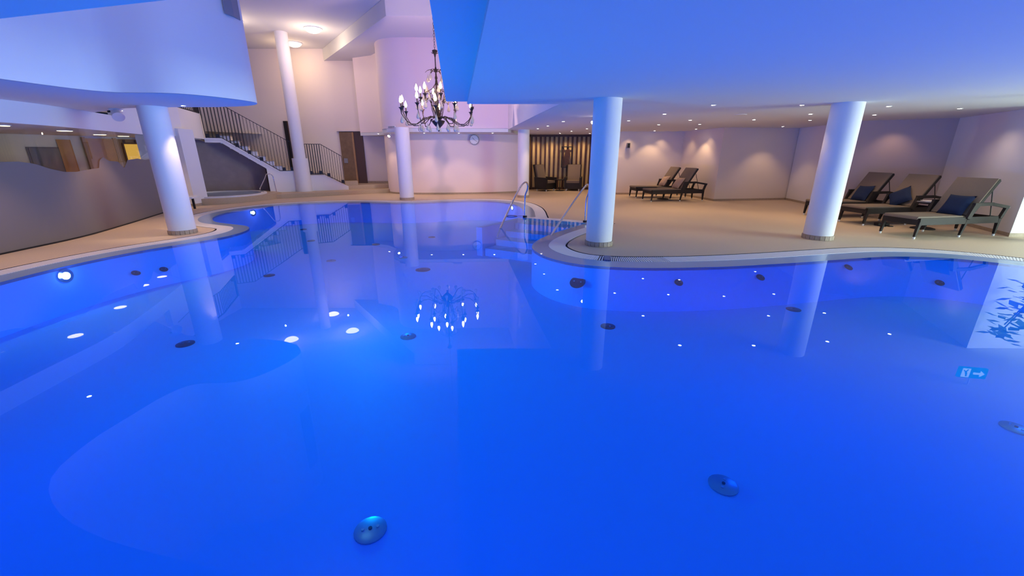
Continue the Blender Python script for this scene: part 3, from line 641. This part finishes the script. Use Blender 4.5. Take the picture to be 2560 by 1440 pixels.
# ------------------------------------------------------------------ recessed ceiling spots
def downlight_proto():
    e = empty('ceiling_spot', (0, 0, ZC))
    MB().lathe([(.032, -.004), (.050, -.006), (.052, 0.0)], n=20).build('trim_ring', 'whitecap', e, True)
    MB().cyl((0, 0, -.004), (0, 0, -.001), .032, n=16).build('lens', 'lens', e); return e
dl = downlight_proto(); first = True
words = ['first', 'second', 'third', 'fourth', 'fifth', 'sixth']
rows = {
 'row of ceiling spots nearest the pool on the right': [(3.7, 8.2), (5.33, 8.2), (7.1, 8.4), (8.85, 8.8)],
 'second row of ceiling spots on the right': [(3.42, 9.95), (6.7, 9.95), (8.3, 10.15)],
 'third row of ceiling spots on the right': [(1.41, 12.1), (3.12, 11.8), (4.7, 11.65), (6.3, 11.5), (7.9, 11.7)],
 'fourth row of ceiling spots before the alcove': [(1.13, 13.9), (4.45, 13.35), (5.63, 13.2), (8.75, 14.2)],
 'fifth row of ceiling spots close to the alcove wall': [(.9, 15.3), (2.63, 15.4), (3.9, 16.8), (5.45, 16.75), (6.55, 15.6)],
 'ceiling spots in front of the slatted wall': [(2.3, 16.95), (2.04, 18.6), (3.3, 18.6)],
 'ceiling spots above the curved clock wall': [(-5.2, 17.0), (-3.3, 16.45), (-2.0, 16.45), (-.73, 16.45)],
 'ceiling spots under the left slab': [(-6.12, 8.3), (-7.36, 6.2), (-8.1, 9.2)],
 'ceiling spots beside the hanging exit sign': [(8.5, 6.9)]}
for rn, pts in rows.items():
    pts = sorted(pts)
    for k, (x, y) in enumerate(pts):
        z = 2.33 if 'clock' in rn else ZC
        if first: e = dl; e.location = (x, y, z); first = False
        else: e = dup(dl, (x, y, z))
        tag(e, '%s from the left in the %s' % (words[k], rn), 'ceiling spot', rn)
        en = 52; sp = 95
        if 'exit sign' in rn: en = 3
        if 'clock' in rn: en = 48
        if 'left slab' in rn: en = 130 if y < 8 or y > 9 else 12
        if 'nearest' in rn: en = 24
        if 'slatted' in rn: en = 30
        light('ceiling_spot_light', 'SPOT', (x, y, z - .012), en, WARM, .03, (x, y, 0), R(sp), .55)
# scallops on alcove walls
for (x, y) in ((4.6, 16.92), (5.9, 16.92), (6.52, 16.5), (6.72, 15.35)):
    light('wall_wash_fill_light', 'SPOT', (x, y, ZC - .02), 22, WARM, .03, (x, y, 0), R(98), 1.0)
for x in (1.1, 1.8, 2.5, 3.2): light('wall_wash_fill_light', 'SPOT', (x, 19.3, ZC - .02), 40, WARM, .03, (x, 19.9, 0.6), R(100), 1.0)  # added spots without fixtures, brighten the slat backing
light('wall_wash_fill_light', 'SPOT', (9.9, 14.7, ZC - .02), 14, WARM, .03, (9.9, 14.7, 0), R(60), .8)
light('wall_wash_fill_light', 'SPOT', (9.9, 11.2, ZC - .02), 14, WARM, .03, (10.0, 11.3, 0), R(110), .8)  # added spot without a fixture, warms the right alcove wall
light('wall_wash_fill_light', 'SPOT', (9.7, 9.2, ZC - .02), 24, WARM2, .03, (9.9, 9.2, 0), R(120), .9)  # added spot without a fixture, lifts the wall beside the nearest lounger
light('column_spot_light', 'SPOT', (-6.15, 8.52, ZC - .03), 80, WARM2, .03, (-6.60, 8.47, .75), R(56), .6)
for (x, y, lb) in ((-4.55, 16.3, 'small bright swivel spotlight under the rounded wall beside the far column'), (2.0, 10.8, 'small bright swivel spotlight on the low ceiling left of the centre column')):
    z = 2.33 if x < 0 else ZC
    e = empty('swivel_spotlight', (x, y, z)); tag(e, lb, 'spotlight', 'swivel spotlights')
    MB().cyl((0, 0, 0), (0, 0, -.06), .012).build('stem', 'whitecap', e); MB().cyl((0, 0, -.05), (-.03, -.06, -.12), .03, .05, 12).build('head', 'whitecap', e); MB().cyl((-.03, -.061, -.121), (-.032, -.065, -.125), .045).build('lens', 'lens', e)
# ceiling speaker
e = empty('ceiling_speaker', (5.2, 10.1, ZC)); tag(e, 'faint round speaker grille flush in the low ceiling', 'speaker')
MB().cyl((0, 0, -.006), (0, 0, 0), .12, n=24).build('grille', 'ceiling', e); MB().lathe([(.12, -.008), (.14, -.006), (.14, 0)], n=24).build('rim', 'whitecap', e)
# dome camera under the left slab
e = empty('dome_camera', (-7.9, 8.85, ZC)); tag(e, 'white tilted security camera under the slab left of the left column', 'camera')
MB().lathe([(.10, 0), (.10, -.03), (.06, -.05), (.001, -.05)], n=20).build('mount', 'whitecap', e, True)
MB().cyl((0, 0, -.04), (.12, -.10, -.16), .08, .10, 20).build('housing', 'whitecap', e, True); MB().cyl((-.04, -.06, -.05), (-.07, -.10, -.06), .022, .018).build('lens', 'iron', e)
# bowl lamps on the high ceiling, the last added unseen to light the tower
for (x, y, lb) in ((-6.95, 16.4, 'half bowl ceiling lamp nearest on the high ceiling, right of the tall column'), (-8.6, 18.35, 'half bowl ceiling lamp close to the back wall beside the tall column'), (-9.15, 15.5, 'half bowl ceiling lamp partly hidden by the curved tower'), (-3.2, 4.7, 'added unseen half bowl lamp over the near pool, fill light for the tower')):
    e = empty('bowl_lamp', (x, y, ZU)); tag(e, lb, 'ceiling lamp', 'bowl lamps on the high ceiling')
    MB().lathe([(.30, 0), (.30, -.02), (.27, -.03)], n=28).build('rim', 'whitecap', e, True)
    MB().lathe([(.27, -.02), (.25, -.06), (.19, -.11), (.10, -.14), (.001, -.15)], n=28).build('bowl', 'bowl', e, True)
# vents on the drum
for (x, y, wd, lb) in ((-2.15, 15.70, .40, 'slim dark air vent on the rounded wall under the chandelier'), (-4.33, 15.82, .34, 'slim air vent on the rounded wall above the far column')):
    e = empty('air_vent', (x, y, 2.50), R(0 if x > -3 else -28)); tag(e, lb, 'air vent', 'vents in the rounded wall')
    MB().box((0, 0, 0), (wd, .03, .07)).build('frame', 'whitecap', e)
    for k in range(3): MB().box((0, -.018, -.02 + k * .02), (wd - .04, .012, .010)).build('slat', 'grey', e)
# opening on the tower
struct(MB().wall([(-4.515, 7.45), (-4.487, 7.62), (-4.495, 7.8)], 3.66, 5.1, -.015).build('window_2', 'grey'))

# ------------------------------------------------------------------ clock
ck = empty('wall_clock', (-1.5, 17.30, 2.12)); tag(ck, 'round white wall clock on the curved wall', 'clock')
MB().cyl((0, .05, 0), (0, -.02, 0), .19, n=32).build('case', 'grey', ck); MB().cyl((0, -.02, 0), (0, -.026, 0), .17, n=32).build('face', 'clockface', ck)
MB().bar((0, -.03, 0), (-.07, -.03, .08), .012, .012).build('hour_hand', 'iron', ck); MB().bar((0, -.033, 0), (.12, -.033, -.08), .008, .008).build('minute_hand', 'iron', ck)
for k in range(12):
    a = k * PI / 6; MB().box((.15 * math.sin(a), -.028, .15 * math.cos(a)), (.012, .004, .012)).build('hour_mark', 'iron', ck)

# ------------------------------------------------------------------ slatted wall, picture, armchairs
sw = empty('slat_screen', (0, 0, 0)); tag(sw, 'screen of upright dark wooden slats over a cream backing', 'slat screen')
me = None
for k in range(15):
    x = .90 + k * .207
    if me is None: o = MB().box((0, 0, 1.2), (.085, .06, 2.34)).build('slat', 'wood', sw); me = o.data
    else: o = bpy.data.objects.new('slat', me); COL.objects.link(o); o.parent = sw
    o.location = (x, 19.82, .02)
MB().box((2.35, 19.80, 2.375), (3.1, .09, .09)).build('top_rail', 'wood', sw); MB().box((2.35, 19.80, .05), (3.1, .09, .10)).build('bottom_rail', 'wood', sw)
MB().box((3.9, 19.8, 1.2), (.16, .1, 2.4)).build('end_post', 'wood', sw)
fr = empty('framed_picture', (2.52, 19.74, 1.45)); tag(fr, 'tall narrow dark framed picture hanging on the slats', 'picture')
for (c, d) in (((-.24, 0, 0), (.035, .03, .92)), ((.24, 0, 0), (.035, .03, .92)), ((0, 0, .445), (.515, .03, .035)), ((0, 0, -.445), (.515, .03, .035))): MB().box(c, d).build('frame_bar', 'iron', fr)
MB().prism([(-.10, -.38), (.05, -.36), (.13, -.30), (.10, -.1), (.15, .1), (.12, .3), (.06, .38), (-.08, .3), (-.12, 0)], -.006, .006).build('dark_figure', 'wood', fr).rotation_euler = (R(90), 0, 0)
def armchair(name):
    e = empty(name)
    MB().box((0, 0, .22), (.62, .60, .26)).build('base', 'wicker', e)
    for sx in (-1, 1):
        g = MB(); g.add([(sx * .34 + d, y, z) for d in (-.045, .045) for (y, z) in ((-.34, .08), (.32, .08), (.36, .60), (-.34, .58), )], [(0, 1, 2, 3), (7, 6, 5, 4), (0, 4, 5, 1), (1, 5, 6, 2), (2, 6, 7, 3), (3, 7, 4, 0)])
        g.build('arm', 'wicker', e)
    MB().box((0, -.04, .40), (.58, .56, .10)).build('seat_cushion', 'sling', e)
    m = Matrix.Rotation(R(-14), 3, 'X'); MB().box((0, .36, .72), (.66, .07, .84), m=m).build('back_frame', 'wicker', e)
    MB().box((0, .30, .76), (.56, .08, .74), m=m).build('back_cushion', 'sling', e)
    for sx in (-1, 1):
        for sy in (-1, 1): MB().taper((sx * .28, sy * .26, 0.0), (sx * .28, sy * .26, .10), .035, .05).build('leg', 'whitecap', e)
    return e
a = armchair('armchair'); a.location = (1.52, 19.1, 0); a.rotation_euler[2] = R(48); tag(a, 'dark wicker high-back armchair at left, turned to the right', 'armchair', 'wicker armchairs')
b = dup(a, (2.78, 19.2, 0), R(-12)); tag(b, 'dark wicker high-back armchair at right, facing the pool', 'armchair', 'wicker armchairs')
def side_table(name, h, r):
    e = empty(name); MB().cyl((0, 0, h - .03), (0, 0, h), r, n=28).build('table_top', 'wicker', e); MB().cyl((0, 0, .03), (0, 0, h - .03), .022, n=10).build('stem', 'wicker', e)
    MB().lathe([(.001, .04), (r * .6, .035), (r * .85, .02), (r * .88, 0)], n=28).build('foot', 'wicker', e, True)
    return e
t = side_table('side_table', .50, .25); t.location = (2.16, 19.05, 0); tag(t, 'small round dark side table between the two armchairs', 'side table', 'round side tables')
for k in range(3):
    aa = k * 2 * PI / 3 + .4; MB().cyl((.18 * math.cos(aa), .18 * math.sin(aa), .03), (.18 * math.cos(aa), .18 * math.sin(aa), .48), .012, n=8).build('rod', 'iron', t)
t2 = side_table('side_table', .42, .24); t2.location = (5.55, 15.35, 0); tag(t2, 'round dark side table between the two loungers with beige cushions', 'side table', 'round side tables')
t3 = side_table('side_table', .58, .24); t3.location = (9.05, 9.0, 0); tag(t3, 'round dark side table behind the nearest lounger, carrying magazines', 'side table', 'round side tables')

# ------------------------------------------------------------------ sun loungers
def lounger():
    e = empty('sun_lounger')       # x from foot (0) to head (2.0)
    HW = .32
    g = MB(); g.box((1.0, -HW, .33), (1.96, .05, .13)).box((1.0, HW, .33), (1.96, .05, .13)).box((.03, 0, .33), (.05, 2 * HW, .13)).box((1.96, 0, .33), (.05, 2 * HW, .11)).box((1.15, 0, .30), (.05, 2 * HW, .06)); g.build('frame', 'wicker', e)
    g = MB(); pr = [(-.02, .40), (.0, .425), (.6, .42), (1.22, .415)]
    for (a, b), (c, d) in zip(pr, pr[1:]): g.add([(a, -.31, b), (c, -.31, d), (c, .31, d), (a, .31, b), (a, -.31, b - .03), (c, -.31, d - .03), (c, .31, d - .03), (a, .31, b - .03)], [(0, 1, 2, 3), (7, 6, 5, 4), (0, 4, 5, 1), (2, 6, 7, 3), (0, 3, 7, 4), (1, 5, 6, 2)])
    g.build('seat_sling', 'sling', e)
    ang = R(58); L = .80; hx, hz = 1.20, .40; tx, tz = hx + L * math.cos(ang), hz + L * math.sin(ang)
    g = MB(); g.bar((hx - .035, 0, hz + .02), (tx - .03, 0, tz + .03), .66, .035, up=(-math.sin(ang), 0, math.cos(ang))); g.build('back_sling', 'sling', e)
    g = MB()
    for sy in (-1, 1): g.bar((hx - .03, sy * .315, hz - .04), (tx + .01, sy * .315, tz + .01), .04, .06, up=(-math.sin(ang), 0, math.cos(ang)))
    g.bar((tx, -.33, tz), (tx, .33, tz), .05, .05); g.build('back_frame', 'wicker', e)
    for sy in (-1, 1):
        for (xb, xt) in ((.02, .05), (1.10, 1.16), (1.96, 1.95)):
            l = MB().taper((xb, sy * HW, .04), (xt, sy * HW, .36), .035, .06).build('leg', 'wicker', e)
            MB().cyl((xb, sy * HW, 0), (xb, sy * HW, .04), .019, .02, 10).build('foot_cap', 'whitecap', l)
        g = MB(); g.bar((1.13, sy * .345, .36), (1.22, sy * .345, .64), .05, .09); g.bar((1.93, sy * .345, .36), (2.00, sy * .345, .56), .05, .06); g.bar((1.17, sy * .345, .635), (1.62, sy * .345, .64), .055, .06); g.bar((1.60, sy * .345, .64), (2.04, sy * .345, .57), .055, .055); g.build('armrest', 'wicker', e)
        MB().cyl((hx + .42, sy * .27, hz + .52), (1.80, sy * .27, .38), .009, n=6).build('prop_rod', 'iron', e)
        MB().cyl((2.04, sy * .345, .57), (2.052, sy * .345, .568), .024, n=10).build('end_cap', 'whitecap', e)
    g = MB(); g.bar((1.05, 0, .37), (1.38, 0, .26), .5, .02); g.bar((1.38, 0, .26), (1.62, 0, .34), .5, .02); g.build('under_support', 'grey', e)
    return e
def cushion(m):
    n = 10; g = MB(); vs = []; fs = []
    for side in (1, -1):
        for i in range(n + 1):
            for j in range(n + 1):
                u = i / n * 2 - 1; v = j / n * 2 - 1; pin = 1 - .10 * (1 - abs(u) ** 3) * abs(v) ** 2 if True else 1
                x = u * .22 * (1 - .09 * (1 - u * u) * 0 - .08 * (1 - v * v) * 0) * (1 - .07 * (1 - v * v)); y = v * .22 * (1 - .07 * (1 - u * u))
                z = side * .075 * ((1 - u ** 4) * (1 - v ** 4)) ** .6; vs.append((x, y, z))
    o = (n + 1) ** 2
    for s_ in range(2):
        for i in range(n):
            for j in range(n):
                a = s_ * o + i * (n + 1) + j; fs.append((a, a + 1, a + n + 2, a + n + 1))
    g.add(vs, fs); ob = g.build('cushion', m, None, True); return ob
lg = lounger(); LO = [((7.70, 8.15), 10, 'nearest sun lounger at the right edge, in front of the grey wall corner', 'three loungers on the right'), ((8.03, 9.74), 6, 'middle one of the three sun loungers on the right', 'three loungers on the right'), ((7.95, 10.92), 3, 'farthest of the three sun loungers, mostly behind the right column', 'three loungers on the right'),
      ((4.74, 14.72), 10, 'nearer of the two sun loungers with beige cushions in the alcove', 'two loungers in the alcove'), ((4.6, 16.0), 6, 'rear one of the two sun loungers in the alcove against the back wall', 'two loungers in the alcove')]
cn = cushion('navy'); cb = cushion('beige'); un = ub = False
for k, ((x, y), a, lb, gp) in enumerate(LO):
    if k == 0: e = lg; e.location = (x, y, 0); e.rotation_euler[2] = R(a)
    else: e = dup(lg, (x, y, 0), R(a))
    tag(e, lb, 'sun lounger', gp)
    src = cn if k < 3 else cb
    if (k == 0) or (k == 3): c = src
    else: c = src.copy(); COL.objects.link(c)
    mw = Matrix.Translation((x, y, 0)) @ Matrix.Rotation(R(a), 4, 'Z') @ Matrix.Translation((1.19, 0.0 + (.05 if k % 2 else -.05), .60)) @ Matrix.Rotation(R(-58 if k < 3 else -55), 4, 'Y') @ Matrix.Rotation(R((0, 38, 4, 2, 8)[k]), 4, 'Z')
    c.matrix_world = mw
    tag(c, ('navy square cushion lying on the ' if k < 3 else 'beige square cushion on the ') + ('nearest right lounger', 'middle right lounger, set cornerwise', 'farthest right lounger', 'nearer alcove lounger', 'rear alcove lounger')[k], 'cushion', 'navy cushions' if k < 3 else 'beige cushions')
for k, (dx, dy, rz, lb) in enumerate(((0, 0, .3, 'open magazine at the bottom of the pile on the side table by the loungers'), (.05, .02, -.4, 'upper magazine lying askew on the pile on the side table'))):
    e = empty('magazine', (9.0 + dx, 9.0 + dy, .58 + k * .012), rz); tag(e, lb, 'magazine', 'magazines on the side table')
    MB().box((0, 0, .005), (.21, .29, .01)).build('pages', 'paper', e); MB().box((0, 0, .0108), (.21, .29, .0012)).build('cover', 'sling' if k == 0 else 'paper', e)
# slippers under the middle lounger
for k in (0, 1):
    e = empty('slipper', (8.42 + k * .16, 9.35, 0), R(85)); tag(e, ('left' if k == 0 else 'right') + ' dark slipper on the floor by the middle right lounger', 'slipper', 'pair of dark slippers')
    MB().prism([(-.12, -.04), (.0, -.035), (.12, -.05), (.14, 0), (.12, .05), (0, .035), (-.12, .04)], 0, .02).build('sole', 'iron', e); MB().prism([(.0, -.045), (.13, -.05), (.14, 0), (.13, .05), (0, .045)], .02, .06).build('upper', 'iron', e)
# small wall speaker left of alcove
e = empty('wall_speaker', (4.6, 17.14, 1.9)); tag(e, 'small dark wall fixture peeking out right of the centre column', 'speaker')
MB().box((0, 0, 0), (.12, .1, .2)).build('housing', 'grey', e); MB().box((0, -.055, 0), (.09, .01, .16)).build('grille', 'iron', e)

# ------------------------------------------------------------------ exit sign and plant (seen mirrored in the pool)
ex = empty('exit_sign', (8.35, 6.6, 2.18), R(-12)); tag(ex, 'green emergency exit sign with running figure and arrow hanging from the ceiling', 'exit sign')
MB().box((0, 0, 0), (.42, .05, .2)).build('sign_body', 'exitg', ex); MB().box((-.11, -.027, 0), (.12, .006, .17)).build('door_symbol', 'exitw', ex)
MB().bar((.0, -.03, 0), (.12, -.03, 0), .02, .035).build('arrow_shaft', 'exitw', ex)
MB().add([(.10, -.03, .06), (.17, -.03, 0), (.10, -.03, -.06), (.10, -.036, .06), (.17, -.036, 0), (.10, -.036, -.06)], [(0, 1, 2), (5, 4, 3), (0, 3, 4, 1), (1, 4, 5, 2), (2, 5, 3, 0)]).build('arrow_head', 'exitw', ex)
MB().cyl((0, 0, .1), (0, 0, .24), .01).build('hanger', 'whitecap', ex)
g = MB(); g.cyl((-.10, -.032, .05), (-.10, -.036, .05), .016, n=10); g.bar((-.10, -.034, .03), (-.12, -.034, -.02), .006, .03); g.bar((-.12, -.034, -.02), (-.09, -.034, -.07), .006, .016); g.bar((-.12, -.034, -.02), (-.155, -.034, -.05), .006, .016); g.build('running_figure', 'exitg', ex)
pt = empty('potted_palm', (10.1, 7.3, 0)); tag(pt, 'leafy potted plant right of the frame, seen mirrored in the pool', 'potted plant')
MB().lathe([(.001, 0), (.2, 0), (.26, .45), (.23, .45), (.22, .38), (.001, .38)], n=20).build('pot', 'pot', pt, True)
g = MB()
for k in range(240):
    a = random.uniform(0, 2 * PI); r = random.uniform(.05, .5); z = random.uniform(.75, 2.0); c = Vector((r * math.cos(a), r * math.sin(a), z)); d = Vector((math.cos(a), math.sin(a), random.uniform(-.6, .4))).normalized()
    sd = d.cross(Vector((0, 0, 1))).normalized() * .08; L = random.uniform(.15, .28)
    g.add([c, c + d * L * .5 + sd, c + d * L, c + d * L * .5 - sd], [(0, 1, 2, 3)])
tag(g.build('leaves', 'leaf', pt), kind='stuff')
g = MB()
for k in range(7):
    a = k * .9; g.tube([(0, 0, .35), (.15 * math.cos(a), .15 * math.sin(a), 1.0), (.4 * math.cos(a), .4 * math.sin(a), 1.7)], .012, 5)
g.build('stems', 'wood', pt)

# ------------------------------------------------------------------ chandelier
CH = Vector((-1.87, 11.2, 0)); ch = empty('chandelier', (CH.x, CH.y, 2.2)); tag(ch, 'large bronze chandelier with candle bulbs and glass drops over the pool', 'chandelier')
Z0 = 2.2
g = MB()
k = 0; z = 3.95
while z < ZU - .02:
    g2 = [( .018 * math.cos(t * PI / 4) if k % 2 else 0, 0 if k % 2 else .018 * math.cos(t * PI / 4), z - Z0 + .035 + .035 * math.sin(t * PI / 4)) for t in range(9)]
    g.tube(g2, .004, 5); z += .058; k += 1
g.build('chain', 'bronze', ch)
MB().lathe([(.05, 1.76), (.07, 1.74), (.03, 1.68), (.012, 1.60), (.012, 1.40), (.03, 1.34), (.015, 1.3), (.02, 1.2), (.035, 1.15), (.02, 1.1), (.015, .5), (.05, .42), (.03, .35), (.06, .25), (.03, .2)], n=14).build('stem', 'bronze', ch, True)
MB().lathe([(.03, .20), (.17, .17), (.15, .12), (.09, .05), (.035, 0), (.012, -.03), (.025, -.06), (.001, -.09)], n=20).build('bottom_bowl', 'bronze', ch, True)
def leaf(base, d, L, wd, droop):
    b = Vector(base); d = Vector(d).normalized(); sd = d.cross(Vector((0, 0, 1))).normalized(); g = MB(); pts = []
    for i in range(5):
        t = i / 4; c = b + d * L * t + Vector((0, 0, L * (.9 * t - droop * t * t))); ww = wd * math.sin(PI * (t * .85 + .1)); pts.append((c - sd * ww, c + Vector((0, 0, -.01)), c + sd * ww))
    for p, q in zip(pts, pts[1:]): g.add([p[0], p[1], p[2], q[0], q[1], q[2]], [(0, 1, 4, 3), (1, 2, 5, 4)])
    return g
for k in range(6):
    a = k * PI / 3 + .2; g = leaf((.02 * math.cos(a), .02 * math.sin(a), 1.28), (math.cos(a), math.sin(a), 0), .24, .03, .95); g.build('crown_leaf', 'bronze', ch)
for k in range(5):
    a = k * 2 * PI / 5; leaf((0, 0, 1.66), (math.cos(a), math.sin(a), 0), .10, .025, .5).build('crown_leaf', 'bronze', ch)
for k in range(8):
    a = k * PI / 4; c, s_ = math.cos(a), math.sin(a)
    MB().tube([(.015 * c, .015 * s_, 1.12), (.03 * c, .03 * s_, 1.02), (.10 * c, .10 * s_, .92), (.24 * c, .24 * s_, .84), (.33 * c, .33 * s_, .80)], .007, 6).build('scroll', 'bronze', ch)
    MB().tube([(.24 * c, .24 * s_, .84), (.22 * c, .22 * s_, .80), (.165 * c, .165 * s_, .66), (.15 * c, .15 * s_, .45), (.10 * c, .10 * s_, .25), (.06 * c, .06 * s_, .18)], .008, 6).build('cage_rod', 'bronze', ch)
def put(proto, name, loc):
    o = proto.copy(); COL.objects.link(o); o.parent = ch; o.location = loc; return o
# drop, cup, candle, bulb prototypes
drop = MB().lathe([(.001, .0), (.026, -.02), (.034, -.05), (.028, -.08), (.010, -.13), (.003, -.17)][::-1], n=10)
dproto = None; arms = []
def add_drop(x, y, z):
    global dproto
    if dproto is None: dproto = MB().lathe([(.003, 0), (.008, -.03), (.028, -.09), (.045, -.135), (.037, -.17), (.001, -.19)], n=10).build('glass_drop', 'crystal', ch, True); dproto.location = (x, y, z)
    else: put(dproto, 'glass_drop', (x, y, z))
cp = cd_ = bb = None
def candle(x, y, z, k):
    global cp, cd_, bb
    if cp is None:
        cp = MB().lathe([(.008, -.14), (.018, -.06), (.034, -.02), (.055, 0), (.060, .006), (.02, .008)], n=14).build('candle_cup', 'bronze', ch, True); cp.location = (x, y, z)
        cd_ = MB().cyl((0, 0, 0), (0, 0, .10), .013, n=10).build('candle_sleeve', 'candle', ch); cd_.location = (x, y, z)
        bb = MB().lathe([(.012, .10), (.030, .125), (.036, .155), (.026, .20), (.010, .24), (.001, .26)], n=12).build('flame_bulb', 'bulb', ch, True); bb.location = (x, y, z)
    else: put(cp, 'candle_cup', (x, y, z)); put(cd_, 'candle_sleeve', (x, y, z)); put(bb, 'flame_bulb', (x, y, z))
for k in range(12):
    a = k * PI / 6 + .12; c, s_ = math.cos(a), math.sin(a); Rr = .97 if k % 2 else .86; zt = .42 if k % 2 else .50
    MB().tube([(.05 * c, .05 * s_, .22), (.2 * c, .2 * s_, .27), (.38 * c, .38 * s_, .20), (.58 * c, .58 * s_, .07), (.75 * c, .75 * s_, .07), (.88 * Rr / .97 * c, .88 * Rr / .97 * s_, .16), (Rr * c, Rr * s_, zt - .13)], .010, 6).build('arm', 'bronze', ch, True)
    candle(Rr * c, Rr * s_, zt, k); add_drop(Rr * c, Rr * s_, zt - .16); add_drop(.48 * c, .48 * s_, .10)
    leaf((.3 * c, .3 * s_, .22), (c, s_, 0), .16, .02, 1.4).build('arm_leaf', 'bronze', ch)
for k in range(8):
    a = k * PI / 4 + .35; c, s_ = math.cos(a), math.sin(a)
    MB().tube([(.05 * c, .05 * s_, .30), (.18 * c, .18 * s_, .62), (.30 * c, .30 * s_, .70), (.44 * c, .44 * s_, .62), (.50 * c, .50 * s_, .58)], .008, 6).build('upper_arm', 'bronze', ch, True)
    candle(.50 * c, .50 * s_, .74, k); add_drop(.50 * c, .50 * s_, .60); add_drop(.33 * c, .33 * s_, .79); add_drop(.24 * c, .24 * s_, 1.26 if k % 2 else .98)
light('chandelier_fill_light', 'POINT', (CH.x, CH.y, 2.98), 55, (1.0, .62, .50), .015)
light('chandelier_fill_light', 'SPOT', (CH.x, CH.y + .3, 2.95), 270, (1.0, .62, .60), .015, (-2.2, 15.7, 3.7), R(150), .6)  # added directional fill, brightens the rounded wall behind the chandelier
